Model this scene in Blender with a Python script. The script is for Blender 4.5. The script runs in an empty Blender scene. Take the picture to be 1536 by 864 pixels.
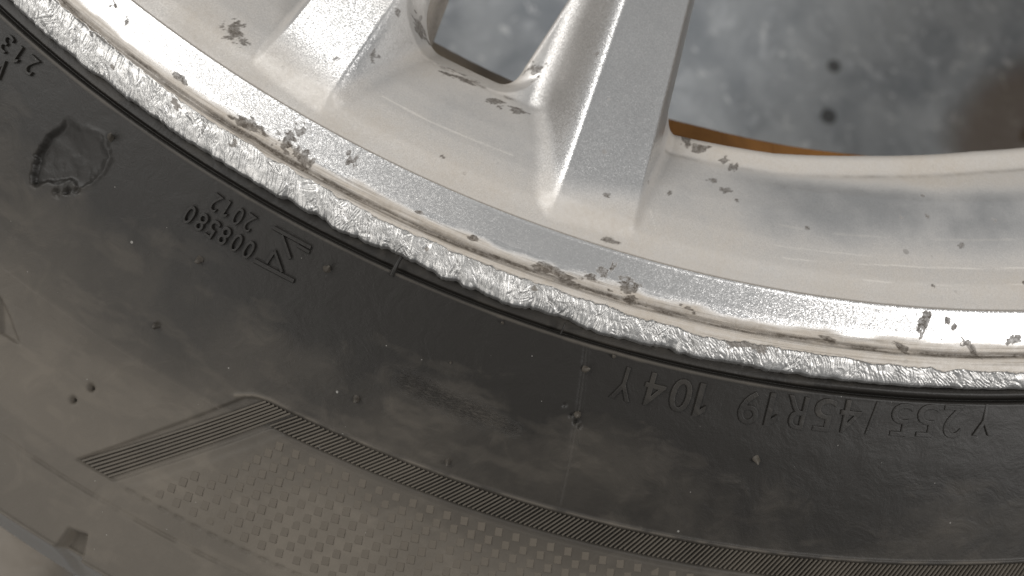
import bpy, math
import numpy as np
from mathutils import Matrix, Vector

# ------------------------------------------------------------------ camera, light, exposure
scene = bpy.context.scene
FACE = 225.0                      # height of the wheel's outer flange above the floor, mm
MM = 0.001

cam_d = bpy.data.cameras.new('camera')
cam = bpy.data.objects.new('camera', cam_d)
scene.collection.objects.link(cam)
scene.camera = cam
cam.matrix_world = Matrix(((0.93647, -0.350324, -0.017251, 0.0),
                           (0.340091, 0.918948, -0.199684, -0.286588),
                           (0.085807, 0.18113, 0.979709, 0.145398 + FACE * MM),
                           (0, 0, 0, 1)))
cam_d.sensor_width = 36.0
cam_d.lens = 30.4616
cam_d.clip_start = 0.005
cam_d.clip_end = 50.0
cam_d.dof.use_dof = True
cam_d.dof.focus_distance = 0.150
cam_d.dof.aperture_fstop = 13.0

world = bpy.data.worlds.new('World')
scene.world = world
world.use_nodes = True
bg = world.node_tree.nodes['Background']
bg.inputs['Color'].default_value = (0.95, 0.98, 1.0, 1)
bg.inputs['Strength'].default_value = 0.25

CENTRE = Vector((0.0, -0.257, FACE * MM))


def area(name, direction, dist, sx, sy, power, color):
    d = bpy.data.lights.new(name, 'AREA')
    d.shape = 'RECTANGLE'
    d.size, d.size_y = sx, sy
    d.energy = power
    d.color = color
    o = bpy.data.objects.new(name, d)
    scene.collection.objects.link(o)
    v = Vector(direction).normalized()
    o.location = CENTRE + v * dist
    o.rotation_euler = v.to_track_quat('Z', 'Y').to_euler()
    return o


area('window_light', (-0.80, 0.10, 0.80), 1.7, 1.8, 1.1, 39.0, (1.0, 0.985, 0.96))
area('door_light', (-0.45, -0.80, 0.42), 1.8, 1.0, 0.7, 10.0, (1.0, 0.97, 0.93))
area('side_light', (0.755, -0.17, 0.635), 1.6, 0.50, 0.36, 13.0, (1.0, 0.98, 0.96))
area('slot_floor_fill', (0.56, 0.0, 0.83), 1.7, 0.35, 0.35, 9.0, (1.0, 0.985, 0.97))  # unseen lamp added to brighten the floor below the slot

scene.view_settings.view_transform = 'Standard'
scene.view_settings.look = 'None'
scene.view_settings.exposure = -0.27
scene.view_settings.gamma = 1.0
scene.view_settings.use_curve_mapping = False

# ------------------------------------------------------------------ numpy helpers
RAD = math.pi / 180


def _hash(ix, iy, seed):
    h = (ix.astype(np.int64) * 374761393 + iy.astype(np.int64) * 668265263 + seed * 1442695041) & 0xFFFFFFFF
    h = ((h ^ (h >> 13)) * 1274126177) & 0xFFFFFFFF
    h = (h ^ (h >> 16)) & 0xFFFFFFFF
    return h / 4294967295.0


def vnoise(x, y, seed=0):
    x0 = np.floor(x); y0 = np.floor(y)
    fx = x - x0; fy = y - y0
    fx = fx * fx * (3 - 2 * fx); fy = fy * fy * (3 - 2 * fy)
    a = _hash(x0, y0, seed); b = _hash(x0 + 1, y0, seed)
    c = _hash(x0, y0 + 1, seed); d = _hash(x0 + 1, y0 + 1, seed)
    return (a * (1 - fx) + b * fx) * (1 - fy) + (c * (1 - fx) + d * fx) * fy


def fbm(x, y, seed=0, octs=4):
    s = 0; a = 0.5; n = 0
    for o in range(octs):
        s = s + a * vnoise(x * 2 ** o + 17.3 * o, y * 2 ** o - 9.1 * o, seed + o); n += a; a *= 0.55
    return s / n                       # 0..1, mean .5


def sstep(a, b, x):
    t = np.clip((x - a) / (b - a), 0, 1)
    return t * t * (3 - 2 * t)


def smooth_interp(x, pts, w=0.35):
    pts = np.array(pts, float)
    out = 0
    for k, g in ((-2, .1), (-1, .25), (0, .3), (1, .25), (2, .1)):
        out = out + g * np.interp(x + k * w, pts[:, 0], pts[:, 1])
    return out


def theta_list(step, coarse, lo=-114.0, hi=-61.5):
    fine = np.arange(lo, hi + step / 2, step)
    n = int((360 - (hi - lo)) / coarse)
    rest = np.linspace(fine[-1], lo + 360, n + 1)[1:-1]
    return np.concatenate([fine, rest])          # degrees, closed loop


def poly_sd(px, py, poly):
    """signed distance to a polygon, negative inside"""
    poly = np.array(poly, float)
    d = np.full(px.shape, 1e9); inside = np.zeros(px.shape, bool)
    n = len(poly)
    for i in range(n):
        a = poly[i]; b = poly[(i + 1) % n]
        ab = b - a
        t = np.clip(((px - a[0]) * ab[0] + (py - a[1]) * ab[1]) / (ab @ ab), 0, 1)
        d = np.minimum(d, np.hypot(px - a[0] - t * ab[0], py - a[1] - t * ab[1]))
        c = ((a[1] > py) != (b[1] > py)) & (px < (b[0] - a[0]) * (py - a[1]) / (b[1] - a[1] + 1e-12) + a[0])
        inside ^= c
    return np.where(inside, -d, d)


def polyline_d(px, py, pts):
    d = np.full(px.shape, 1e9)
    for i in range(len(pts) - 1):
        a = np.array(pts[i], float); b = np.array(pts[i + 1], float); ab = b - a
        t = np.clip(((px - a[0]) * ab[0] + (py - a[1]) * ab[1]) / (ab @ ab + 1e-12), 0, 1)
        d = np.minimum(d, np.hypot(px - a[0] - t * ab[0], py - a[1] - t * ab[1]))
    return d


# ------------------------------------------------------------------ mesh helpers
def raw_mesh(name, V, F, attrs=None, uv=None, smooth=True, normals=None):
    """V (n,3) in mm, F (m,4) quads or (m,3) tris"""
    me = bpy.data.meshes.new(name)
    F = np.asarray(F, np.int32)
    k = F.shape[1]
    me.vertices.add(len(V))
    me.vertices.foreach_set('co', (np.asarray(V, np.float64) * MM).astype(np.float32).ravel())
    me.loops.add(F.size)
    me.loops.foreach_set('vertex_index', F.ravel())
    me.polygons.add(len(F))
    me.polygons.foreach_set('loop_start', np.arange(0, F.size, k, dtype=np.int32))
    me.polygons.foreach_set('loop_total', np.full(len(F), k, np.int32))
    me.update(calc_edges=True)
    me.polygons.foreach_set('use_smooth', np.full(len(F), smooth, bool))
    for nm, a in (attrs or {}).items():
        at = me.attributes.new(nm, 'FLOAT', 'POINT')
        at.data.foreach_set('value', np.asarray(a, np.float32).ravel())
    if uv is not None:
        ul = me.uv_layers.new(name='polar')
        ul.data.foreach_set('uv', np.asarray(uv, np.float32)[F.ravel()].ravel())
    if normals is not None:
        me.normals_split_custom_set_from_vertices([tuple(n) for n in normals])
    me.validate(verbose=False)
    return me


def obj(name, me, mat, parent=None):
    o = bpy.data.objects.new(name, me)
    scene.collection.objects.link(o)
    if mat is not None and not me.materials:
        me.materials.append(mat)
    if parent is not None:
        o.parent = parent
    return o


def grid_faces(nr, nt, closed=True):
    i = np.arange(nr - 1)[:, None]
    j = np.arange(nt if closed else nt - 1)[None, :]
    j2 = (j + 1) % nt
    q = np.stack([i * nt + j, i * nt + j2, (i + 1) * nt + j2, (i + 1) * nt + j], -1).reshape(-1, 4)
    return q[:, ::-1] if closed else q


def submesh(name, V, F, sel, attrs=None, uv=None, normals=None):
    f = F[sel]
    used, inv = np.unique(f, return_inverse=True)
    f = inv.reshape(f.shape)
    return raw_mesh(name, V[used], f, {k: a[used] for k, a in (attrs or {}).items()},
                    None if uv is None else uv[used], True,
                    None if normals is None else normals[used])


def revolve(profile, thetas):
    """profile list of (r,z), outward/up ordering chosen by caller"""
    P = np.array(profile, float)
    th = np.asarray(thetas) * RAD
    V = np.stack([P[:, 0][:, None] * np.cos(th), P[:, 0][:, None] * np.sin(th),
                  np.repeat(P[:, 1][:, None], len(th), 1)], -1).reshape(-1, 3)
    V[:, 2] += FACE
    return V, grid_faces(len(P), len(th))


def polar_uv(R, T):
    return np.stack([(T + 90) * RAD * 260.0, R], -1)


# ------------------------------------------------------------------ materials
def new_mat(name):
    m = bpy.data.materials.new(name)
    m.use_nodes = True
    nt = m.node_tree
    return m, nt, nt.nodes['Principled BSDF']


class N:
    def __init__(self, nt):
        self.nt = nt

    def n(self, typ, **kw):
        nd = self.nt.nodes.new(typ)
        for k, v in kw.items():
            setattr(nd, k, v)
        return nd

    def link(self, a, b):
        self.nt.links.new(a, b)

    def val(self, sock, v):
        if hasattr(v, 'links') or isinstance(v, bpy.types.NodeSocket):
            self.link(v, sock)
        else:
            sock.default_value = v

    def attr(self, name):
        return self.n('ShaderNodeAttribute', attribute_name=name).outputs['Fac']

    def math(self, op, a, b=0.0, clamp=False):
        nd = self.n('ShaderNodeMath', operation=op, use_clamp=clamp)
        self.val(nd.inputs[0], a); self.val(nd.inputs[1], b)
        return nd.outputs[0]

    def mix(self, f, a, b):
        nd = self.n('ShaderNodeMix', data_type='RGBA')
        self.val(nd.inputs[0], f)
        for s, v in ((nd.inputs[6], a), (nd.inputs[7], b)):
            self.val(s, v if not isinstance(v, tuple) else (*v, 1.0) if len(v) == 3 else v)
        return nd.outputs[2]

    def mixf(self, f, a, b):
        nd = self.n('ShaderNodeMix', data_type='FLOAT')
        self.val(nd.inputs[0], f); self.val(nd.inputs[2], a); self.val(nd.inputs[3], b)
        return nd.outputs[0]

    def ramp(self, f, lo, hi):
        nd = self.n('ShaderNodeMapRange', interpolation_type='SMOOTHSTEP')
        self.val(nd.inputs['Value'], f)
        nd.inputs['From Min'].default_value = lo; nd.inputs['From Max'].default_value = hi
        return nd.outputs[0]

    def noise(self, vec, scale, detail=4, rough=0.55, dist=0.0):
        nd = self.n('ShaderNodeTexNoise')
        if vec is not None:
            self.link(vec, nd.inputs['Vector'])
        nd.inputs['Scale'].default_value = scale
        nd.inputs['Detail'].default_value = detail
        nd.inputs['Roughness'].default_value = rough
        nd.inputs['Distortion'].default_value = dist
        return nd.outputs['Fac']

    def vor(self, vec, scale, feature='F1', out='Distance'):
        nd = self.n('ShaderNodeTexVoronoi', feature=feature)
        if vec is not None:
            self.link(vec, nd.inputs['Vector'])
        nd.inputs['Scale'].default_value = scale
        return nd.outputs[out]

    def pos(self):
        return self.n('ShaderNodeTexCoord').outputs['Object']

    def polar(self, sx=1.0, sy=1.0):
        u = self.n('ShaderNodeUVMap', uv_map='polar').outputs[0]
        m = self.n('ShaderNodeMapping')
        m.inputs['Scale'].default_value = (sx, sy, 1)
        self.link(u, m.inputs['Vector'])
        return m.outputs[0]

    def bump(self, h, strength, dist, normal=None):
        b = self.n('ShaderNodeBump')
        b.inputs['Strength'].default_value = strength
        b.inputs['Distance'].default_value = dist
        self.link(h, b.inputs['Height'])
        if normal is not None:
            self.link(normal, b.inputs['Normal'])
        return b.outputs[0]

    def flakes(self, scale, amount):
        """metallic flake: each voronoi cell tips the normal its own way"""
        col = self.vor(self.pos(), scale, out='Color')
        sub = self.n('ShaderNodeVectorMath', operation='SUBTRACT')
        self.link(col, sub.inputs[0]); sub.inputs[1].default_value = (.5, .5, .5)
        sc = self.n('ShaderNodeVectorMath', operation='SCALE')
        self.link(sub.outputs[0], sc.inputs[0]); sc.inputs['Scale'].default_value = amount
        g = self.n('ShaderNodeNewGeometry').outputs['Normal']
        ad = self.n('ShaderNodeVectorMath', operation='ADD')
        self.link(g, ad.inputs[0]); self.link(sc.outputs[0], ad.inputs[1])
        no = self.n('ShaderNodeVectorMath', operation='NORMALIZE')
        self.link(ad.outputs[0], no.inputs[0])
        return no.outputs[0]


def mat_paint():
    m, nt, b = new_mat('silver_wheel_paint')
    g = N(nt)
    dust, grime, scr = g.attr('dust'), g.attr('grime'), g.attr('scratch')
    n1 = g.noise(g.pos(), 60, 5, .6)
    n2 = g.noise(g.pos(), 900, 4, .65)
    d = g.math('MULTIPLY', dust, g.mixf(n1, .8, 1.2))
    d = g.math('MULTIPLY', d, g.mixf(n2, .75, 1.25), clamp=True)
    silver = g.mix(g.noise(g.pos(), 25, 3), (0.60, 0.60, 0.60), (0.68, 0.67, 0.66))
    c = g.mix(d, silver, (0.335, 0.298, 0.254))
    # fine dark grains of brake dust with a shape of their own
    cell = g.vor(g.pos(), 420, out='Color')
    sep = g.n('ShaderNodeSeparateColor'); g.link(cell, sep.inputs[0])
    dot = g.math('LESS_THAN', g.vor(g.pos(), 420), g.math('MULTIPLY', g.math('SUBTRACT', sep.outputs[0], .90), 2.6))
    dot = g.math('MULTIPLY', dot, g.ramp(n1, .42, .7))
    n5 = g.noise(g.pos(), 1500, 6, .8)
    gr = g.math('MAXIMUM', g.math('MULTIPLY', g.math('MULTIPLY', grime, g.mixf(n2, .6, 1.3)), g.mixf(g.ramp(n5, .35, .62), .62, 1.0), clamp=True), g.math('MULTIPLY', dot, .75))
    c = g.mix(gr, c, (0.046, 0.035, 0.025))
    c = g.mix(scr, c, (0.80, 0.76, 0.70))
    g.link(c, b.inputs['Base Color'])
    keep = g.math('SUBTRACT', 1.0, g.math('MAXIMUM', d, gr), clamp=True)
    g.link(g.math('MULTIPLY', keep, .92), b.inputs['Metallic'])
    g.link(g.math('ADD', g.math('MULTIPLY', g.math('SUBTRACT', 1.0, keep), .42), g.mixf(n1, .27, .33)), b.inputs['Roughness'])
    b.inputs['Specular IOR Level'].default_value = .4
    b.inputs['Coat Weight'].default_value = .12
    b.inputs['Coat Roughness'].default_value = .18
    nrm = g.flakes(6600, .19)
    nrm = g.bump(n2, .10, .0002, nrm)
    g.link(nrm, b.inputs['Normal'])
    return m


def mat_scrape():
    m, nt, b = new_mat('bare_gouged_aluminium')
    g = N(nt)
    n = g.ramp(g.noise(g.polar(.35, .8), 1.0, 5, .65), .3, .7)
    grime = g.attr('grime')
    c = g.mix(n, (0.33, 0.325, 0.315), (0.56, 0.55, 0.535))
    c = g.mix(grime, c, (0.10, 0.085, 0.07))
    g.link(c, b.inputs['Base Color'])
    g.link(g.mixf(grime, .93, .1), b.inputs['Metallic'])
    g.link(g.mixf(n, .50, .40), b.inputs['Roughness'])
    h = g.noise(g.polar(4.5, 9), 1.0, 5, .7, .6)
    g.link(g.bump(h, .2, .00015), b.inputs['Normal'])
    return m


def rubber_nodes(name, dark, dusty, lift=0.0):
    m, nt, b = new_mat(name)
    g = N(nt)
    p = g.pos()
    n1 = g.noise(p, 38, 5, .6, .4)
    n2 = g.noise(p, 13, 3, .5)
    n3 = g.noise(p, 1500, 4, .7)
    n4 = g.noise(p, 160, 5, .65, .8)
    f = g.ramp(g.math('ADD', g.math('MULTIPLY', n1, .6), g.math('MULTIPLY', n2, .5)), .42, .72)
    f = g.math('ADD', g.math('MULTIPLY', f, .30), g.math('MULTIPLY', g.ramp(n4, .5, .75), .13))
    f = g.math('ADD', f, .17)
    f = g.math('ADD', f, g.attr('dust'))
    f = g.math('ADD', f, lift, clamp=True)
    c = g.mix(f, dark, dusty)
    # pale grit specks
    for sc, thr, k in ((300, .955, 2.6), (900, .93, 1.4)):
        cell = g.vor(p, sc, out='Color')
        sep = g.n('ShaderNodeSeparateColor'); g.link(cell, sep.inputs[0])
        dot = g.math('LESS_THAN', g.vor(p, sc), g.math('MULTIPLY', g.math('SUBTRACT', sep.outputs[0], thr), k))
        c = g.mix(g.math('MULTIPLY', dot, .55), c, (0.26, 0.25, 0.23))
    g.link(c, b.inputs['Base Color'])
    g.link(g.mixf(f, .48, .72), b.inputs['Roughness'])
    b.inputs['Specular IOR Level'].default_value = .28
    nrm = g.bump(n3, .22, .00016)
    nrm = g.bump(n4, .20, .0009, nrm)
    return m, g, b, nrm, c


def mat_rubber():
    m, g, b, nrm, c = rubber_nodes('dusty_tyre_rubber', (0.0118, 0.0104, 0.0088), (0.094, 0.081, 0.065))
    ck = g.attr('crack')
    h = g.noise(g.polar(.55, 3.2), 1.0, 5, .65, .5)
    cut = g.math('MULTIPLY', g.ramp(g.math('ABSOLUTE', g.math('SUBTRACT', h, .5)), .07, .0), ck)
    g.link(g.mix(g.math('MULTIPLY', cut, .45), c, (0.012, 0.010, 0.008)), b.inputs['Base Color'])
    inv = g.math('SUBTRACT', 1.0, cut)
    g.link(g.bump(inv, .6, .0003, nrm), b.inputs['Normal'])
    return m


def mat_rubber_plain(name, dark, dusty, lift):
    m, g, b, nrm, c = rubber_nodes(name, dark, dusty, lift)
    g.link(nrm, b.inputs['Normal'])
    return m


def mat_barrel():
    m, nt, b = new_mat('brake_dust_barrel')
    g = N(nt)
    n = g.noise(g.pos(), 22, 4, .6)
    c = g.mix(g.ramp(n, .35, .65), (0.24, 0.195, 0.145), (0.15, 0.115, 0.08))
    g.link(c, b.inputs['Base Color'])
    b.inputs['Roughness'].default_value = .55
    b.inputs['Metallic'].default_value = .1
    return m


def mat_rust():
    m, nt, b = new_mat('rusty_weight')
    g = N(nt)
    n = g.noise(g.pos(), 160, 5, .65)
    g.link(g.mix(g.ramp(n, .3, .7), (0.15, 0.062, 0.010), (0.20, 0.085, 0.015)), b.inputs['Base Color'])
    b.inputs['Roughness'].default_value = .7
    g.link(g.bump(n, .4, .001), b.inputs['Normal'])
    return m


def mat_floor():
    m, nt, b = new_mat('painted_workshop_floor')
    g = N(nt)
    p = g.pos()
    n = g.noise(p, 9, 5, .6)
    n2 = g.noise(p, 70, 5, .65, .6)
    c = g.mix(g.ramp(g.noise(p, 24, 5, .65, .5), .3, .7), (0.36, 0.39, 0.425), (0.60, 0.63, 0.655))
    c = g.mix(g.ramp(n2, .52, .70), c, (0.66, 0.69, 0.72))
    # oily dark spots
    cell = g.vor(p, 38, out='Color')
    sep = g.n('ShaderNodeSeparateColor'); g.link(cell, sep.inputs[0])
    dot = g.math('LESS_THAN', g.vor(p, 38), g.math('MULTIPLY', g.math('SUBTRACT', sep.outputs[1], .72), .75))
    c = g.mix(g.math('MULTIPLY', dot, .8), c, (0.06, 0.06, 0.058))
    # pale specks: glints of the glossy bumps painted into the colour
    c = g.mix(g.ramp(g.noise(p, 150, 4, .6, .8), .60, .68), c, (0.88, 0.90, 0.91))
    # ragged brown patch
    st = g.n('ShaderNodeVectorMath', operation='DISTANCE')
    g.link(p, st.inputs[0]); st.inputs[1].default_value = (0.225, -0.055, 0)
    sd = g.math('ADD', st.outputs['Value'], g.math('MULTIPLY', g.math('SUBTRACT', n, .5), .05))
    c = g.mix(g.math('MULTIPLY', g.ramp(sd, .062, .035), .7), c, (0.20, 0.13, 0.075))
    g.link(c, b.inputs['Base Color'])
    g.link(g.mixf(n2, .25, .45), b.inputs['Roughness'])
    g.link(g.bump(n2, .4, .004), b.inputs['Normal'])
    return m


def mat_stone():
    m, nt, b = new_mat('pale_dusty_stone')
    g = N(nt)
    n = g.noise(g.pos(), 55, 5, .6)
    g.link(g.mix(n, (0.10, 0.085, 0.068), (0.17, 0.148, 0.12)), b.inputs['Base Color'])
    b.inputs['Roughness'].default_value = .5
    g.link(g.bump(n, .4, .003), b.inputs['Normal'])
    return m


PAINT = mat_paint(); SCRAPE = mat_scrape(); RUBBER = mat_rubber()
RUB_LET = mat_rubber_plain('moulded_lettering_rubber', (0.0118, 0.0104, 0.0088), (0.094, 0.081, 0.065), -.36)
RUB_NUB = mat_rubber_plain('vent_nub_rubber', (0.0118, 0.0104, 0.0088), (0.094, 0.081, 0.065), .10)
RUB_RIB = mat_rubber_plain('rib_rubber', (0.024, 0.0215, 0.018), (0.098, 0.084, 0.066), .32)
RUB_TILE = mat_rubber_plain('weave_rubber', (0.014, 0.0125, 0.0105), (0.098, 0.083, 0.065), .42)
BARREL = mat_barrel(); RUST = mat_rust(); FLOOR = mat_floor(); STONE = mat_stone()

# ------------------------------------------------------------------ floor
fs = 4000.0
nf = 41
gx, gy = np.meshgrid(np.linspace(-fs, fs, nf), np.linspace(-fs, fs, nf))
gz = -0.6 + 0.0 * gx
floor = obj('floor', raw_mesh('floor', np.stack([gx, gy, gz], -1).reshape(-1, 3), grid_faces(nf, nf, False)), FLOOR)
floor['kind'] = 'structure'

# ------------------------------------------------------------------ the wheel
wheel = bpy.data.objects.new('car_wheel', None)
scene.collection.objects.link(wheel)
wheel['label'] = 'silver alloy car wheel with scraped rim edge and dusty black tyre'
wheel['category'] = 'wheel'

# ---- rim: wall between lip and windows, with spokes
TH0 = -94.03           # axis of one spoke pair; pairs repeat every 72 degrees
W_PTS = [(60, -9.2), (212, -8.9), (217.0, -8.7), (220.8, -8.2), (221.6, -8.0), (222.4, -7.3), (226, -5.0), (230, -2.6), (236, 0.35),
         (241, 2.2), (244.8, 3.0), (245.6, 3.1)]
T_PTS = [(60, -6), (120, -3.0), (180, -0.4), (200, 0.7), (220, 2.1), (235, 3.2), (246, 3.7)]
END_PTS = [(0, 216.8), (9, 216.8), (15, 215.8), (20, 213.6), (26, 211.6), (36, 210.0)]


def local(x, y):
    r = np.hypot(x, y)
    th = np.degrees(np.arctan2(y, x))
    s = (th - TH0 + 36) % 72 - 36          # signed angle from pair axis, -36..36
    return r, s


def openings(x, y):
    """distance to the narrow slot and to the big window (negative inside), mm"""
    r, s = local(x, y)
    a = np.abs(s)
    k = r * RAD
    hw = (2.62 + 0.042 * (217 - np.clip(r, 190, 217))) * k
    X = np.abs(s + 1.32) * k
    cr = 3.6
    qx = X - hw + cr; qr = np.abs(r - 168.8) - 48.8 + cr
    d1 = np.hypot(np.maximum(qx, 0), np.maximum(qr, 0)) + np.minimum(np.maximum(qx, qr), 0) - cr
    end = np.interp(a, *np.array(END_PTS).T)
    X = (36 - a) * k
    hw = 26.95 * k
    cr = 3.0
    mid = (end + 95) / 2
    qx = X - hw + cr; qr = np.abs(r - mid) - (end - mid) + cr
    d2 = np.hypot(np.maximum(qx, 0), np.maximum(qr, 0)) + np.minimum(np.maximum(qx, qr), 0) - cr
    return d1, d2


def rim_height(x, y):
    r, s = local(x, y)
    a = np.abs(s)
    k = r * RAD
    end = np.interp(a, *np.array(END_PTS).T)
    reff = r + (216.8 - end) * np.clip((238 - r) / 14, 0, 1)
    Wz = smooth_interp(reff, W_PTS, .28)
    zt = smooth_interp(r, T_PTS, 2)
    x1 = (a - 5.05) * k
    tilt = -0.13 * np.clip(x1, 0, 20)
    slope = np.where(s > 0, 1.45, 1.9)
    xi = np.minimum(x1 - 0.6, 0)
    inner = (np.sqrt(xi ** 2 + 2.1 ** 2) - 2.1) * slope
    xo = np.maximum((a - 8.35) * k, 0)
    outer = (np.sqrt(xo ** 2 + 1.1 ** 2) - 1.1) * 2.4
    endfall = 0.15 * np.maximum(r - 239, 0) ** 2
    S = zt + tilt - inner - outer - endfall
    kk = 3.4
    h = np.clip(0.5 + 0.5 * (S - Wz) / kk, 0, 1)
    z = Wz * (1 - h) + S * h + kk * h * (1 - h) - .25 * sstep(238, 244, r)
    d1, d2 = openings(x, y)
    e = np.clip(1 - d1 / 1.0, 0, 1)
    ch = 1.2 * (np.sqrt((3.8 - np.minimum(d1, 3.8)) ** 2 + .2 ** 2) - .2)
    wq = sstep(213, 217.5, r)
    z = z - 1.0 * (1 - np.sqrt(1 - e * e + 1e-9)) * (1 - wq) - ch * wq
    e = np.clip(1 - d2 / 1.7, 0, 1)
    z = z - 1.7 * (1 - np.sqrt(1 - e * e + 1e-9))
    z = z + 0.10 * (fbm(x / 14, y / 14, 5, 3) - .5)
    return z, h


def blot(x, y, cx, cy, rad, seed, thr=.5, stretch=1.0, ang=0.0, freq=1.2):
    c, sn = math.cos(ang), math.sin(ang)
    dx, dy = x - cx, y - cy
    u = (dx * c + dy * sn) / stretch; v = -dx * sn + dy * c
    d = np.hypot(u, v) / rad
    n = fbm(u * freq + seed * 3.1, v * freq - seed, seed, 4)
    return sstep(0.02, .16, (1 - d) * .7 + (n - .5) * 1.7 - (thr - .5) - .12) * (d < 1.5)


def pol(r, th):
    return r * math.cos(th * RAD), r * math.sin(th * RAD)


rl = np.concatenate([np.arange(60, 180, 4.0), np.arange(180, 245.5, 0.25), [245.55]])
tl = theta_list(0.055, 0.6)
RR, TT = np.meshgrid(rl, tl, indexing='ij')
X = RR * np.cos(TT * RAD); Y = RR * np.sin(TT * RAD)
d1, d2 = openings(X, Y)
D = np.minimum(d1, d2)
inside = (D < 0).ravel()
F = grid_faces(len(rl), len(tl))
F = F[~inside[F].all(1)]
snap = np.zeros(inside.shape, bool); snap[F.ravel()] = True
snap &= inside
xf, yf = X.ravel().copy(), Y.ravel().copy()
for _ in range(3):
    xs, ys = xf[snap], yf[snap]

    def dd(x, y):
        a, b = openings(x, y); return np.minimum(a, b)
    d0 = dd(xs, ys); e = 0.02
    gx_ = (dd(xs + e, ys) - dd(xs - e, ys)) / (2 * e); gy_ = (dd(xs, ys + e) - dd(xs, ys - e)) / (2 * e)
    n2 = np.maximum(gx_ ** 2 + gy_ ** 2, .2)
    xf[snap] -= d0 * gx_ / n2; yf[snap] -= d0 * gy_ / n2
zf, hf = rim_height(xf, yf)
e = 0.12
zx = (rim_height(xf + e, yf)[0] - rim_height(xf - e, yf)[0]) / (2 * e)
zy = (rim_height(xf, yf + e)[0] - rim_height(xf, yf - e)[0]) / (2 * e)
NRM = np.stack([-zx, -zy, np.ones_like(zx)], -1)
bad = snap & (np.hypot(zx, zy) > 3)
NRM /= np.linalg.norm(NRM, axis=1, keepdims=True)
V = np.stack([xf, yf, zf + FACE], -1)
rf = np.hypot(xf, yf); tf = np.degrees(np.arctan2(yf, xf))
_, sf = local(xf, yf)
af = np.abs(sf)

# dust film, grime and scratches with their own places on the casting
nz = fbm(xf / 9, yf / 9, 21, 5)
onspoke = sstep(.55, .95, hf)
dust = 0.46 + 0.40 * (nz - .5)
dust = dust * (1 - .85 * onspoke * sstep(246, 236, rf))
dust = dust + .30 * sstep(224, 219, rf) * (af > 9) + .22 * sstep(232, 242, rf)
dust = dust + .30 * sstep(13, 2, np.minimum(d1.ravel(), 99))
dust = dust * (1 - .62 * sstep(1.0, 2.2, sf) * sstep(5.6, 4.6, sf) * sstep(226, 219, rf))  # dust cut on one slot flank, darkening it in place of weaker light
dust = np.clip(dust - .33 * sstep(238, 228, rf) * sstep(11, 15, af) * sstep(219, 223, rf), .05, .95)
grime = np.zeros_like(rf)
G = [(238.9, -104.2, 2.2, .62, 1.4, 2.0), (239.6, -103.6, 1.2, .55, 1.2, .4), (219.9, -81.64, .7, .4, 1.5, .6), (221.0, -81.2, .8, .35, 1.6, 1.2),
     (217.7, -83.6, .9, .3, 2.2, 1.9), (231.2, -84.2, .45, .3, 1, 0), (229.3, -81.1, .4, .35, 1, 0), (224.1, -92.2, 1.1, .62, 2.6, .2),
     (223.6, -93.2, 1.3, .66, 2, .5), (220.0, -98.8, .5, .35, 1, 0), (229.5, -98.7, .7, .4, 1.7, 1.3), (228, -73.35, .4, .4, 1, 0),
     (227.3, -72.1, .35, .3, 1, 0), (233.5, -71, .6, .55, 2, .8), (226, -82.2, .9, .62, 2, .4), (227.5, -81.6, .8, .6, 2, .3),
     (241.5, -72.6, .55, .5, 1, 0), (206.8, -98.0, 2.6, .55, 1.4, 1.2), (217.5, -97.9, 1.5, .6, 1.4, 0), (233.5, -99.8, .6, .5, 1.5, .7),
     (218.8, -82.9, 1.0, .58, 2.4, .3), (222.2, -95.2, 1.6, .64, 4, .1), (214.0, -92.0, 1.8, .66, 1.5, 1.0), (236.5, -87.0, .5, .45, 1, 0),
     (240.7, -93.9, .5, .5, 1.5, .4), (244.0, -86.4, .7, .5, 3, .2), (228.0, -68.9, .6, .5, 1, 0), (232.6, -77.9, .4, .4, 1, 0)]
for i, (r_, t_, rad, thr, st, an) in enumerate(G):
    cx, cy = pol(r_, t_)
    grime = np.maximum(grime, blot(xf, yf, cx, cy, rad, 40 + i, thr, st, an, 1.6))
# broken dark line along the slot's outer lip; ledge foot's occlusion line painted in
grime = np.maximum(grime, .75 * sstep(.55, .1, np.abs(rf - 221.6 - .5 * (fbm(tf * 1.5, rf * 0, 8) - .5))) * sstep(-4.6, -4.0, sf) * sstep(2.2, 1.6, sf) * sstep(.40, .62, fbm(xf / 1.8, yf / 1.8, 77)))
grime = np.maximum(grime, .35 * sstep(.6, .05, np.abs(rf - (221.7 - (216.8 - np.interp(af, *np.array(END_PTS).T)) * .95))) * (af > 9.4) * sstep(.30, .75, fbm(xf / 4, yf / 4, 71)))
grime = grime * .9
scratch = np.zeros_like(rf)


def arc_scratch(pts, w, gap_seed, gap=.45, strength=.8):
    global scratch
    th = np.array([p[1] for p in pts]); r_ = np.array([p[0] for p in pts])
    rr = np.interp(tf, th, r_)
    m = (tf > th.min()) & (tf < th.max())
    q = sstep(w, w * .25, np.abs(rf - rr)) * sstep(gap - .1, gap + .25, fbm(tf * .8, rf * 0 + gap_seed, gap_seed, 4)) * m
    scratch = np.maximum(scratch, q * strength * .5)


arc_scratch([(234.7, -97.5), (235.0, -95.3), (234.4, -91.3)], .28, 3, .18, .75)
arc_scratch([(232.4, -81.7), (232.6, -80.3), (233.1, -77.3), (232.5, -74.8), (231.7, -67)], .30, 4, .42, .6)
arc_scratch([(239.6, -82), (239.8, -79.8), (238.05, -74.2), (237.5, -68)], .20, 5, .42, .6)
arc_scratch([(241.6, -76), (240.5, -66)], .18, 6, .5, .5)
arc_scratch([(237.3, -79.5), (236.6, -75)], .2, 7, .4, .5)
arc_scratch([(236.0, -85.0), (239.8, -84.6)], .3, 9, .1, .5)
UV = polar_uv(rf, tf)
AT = {'dust': dust, 'grime': grime, 'scratch': scratch}

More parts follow.
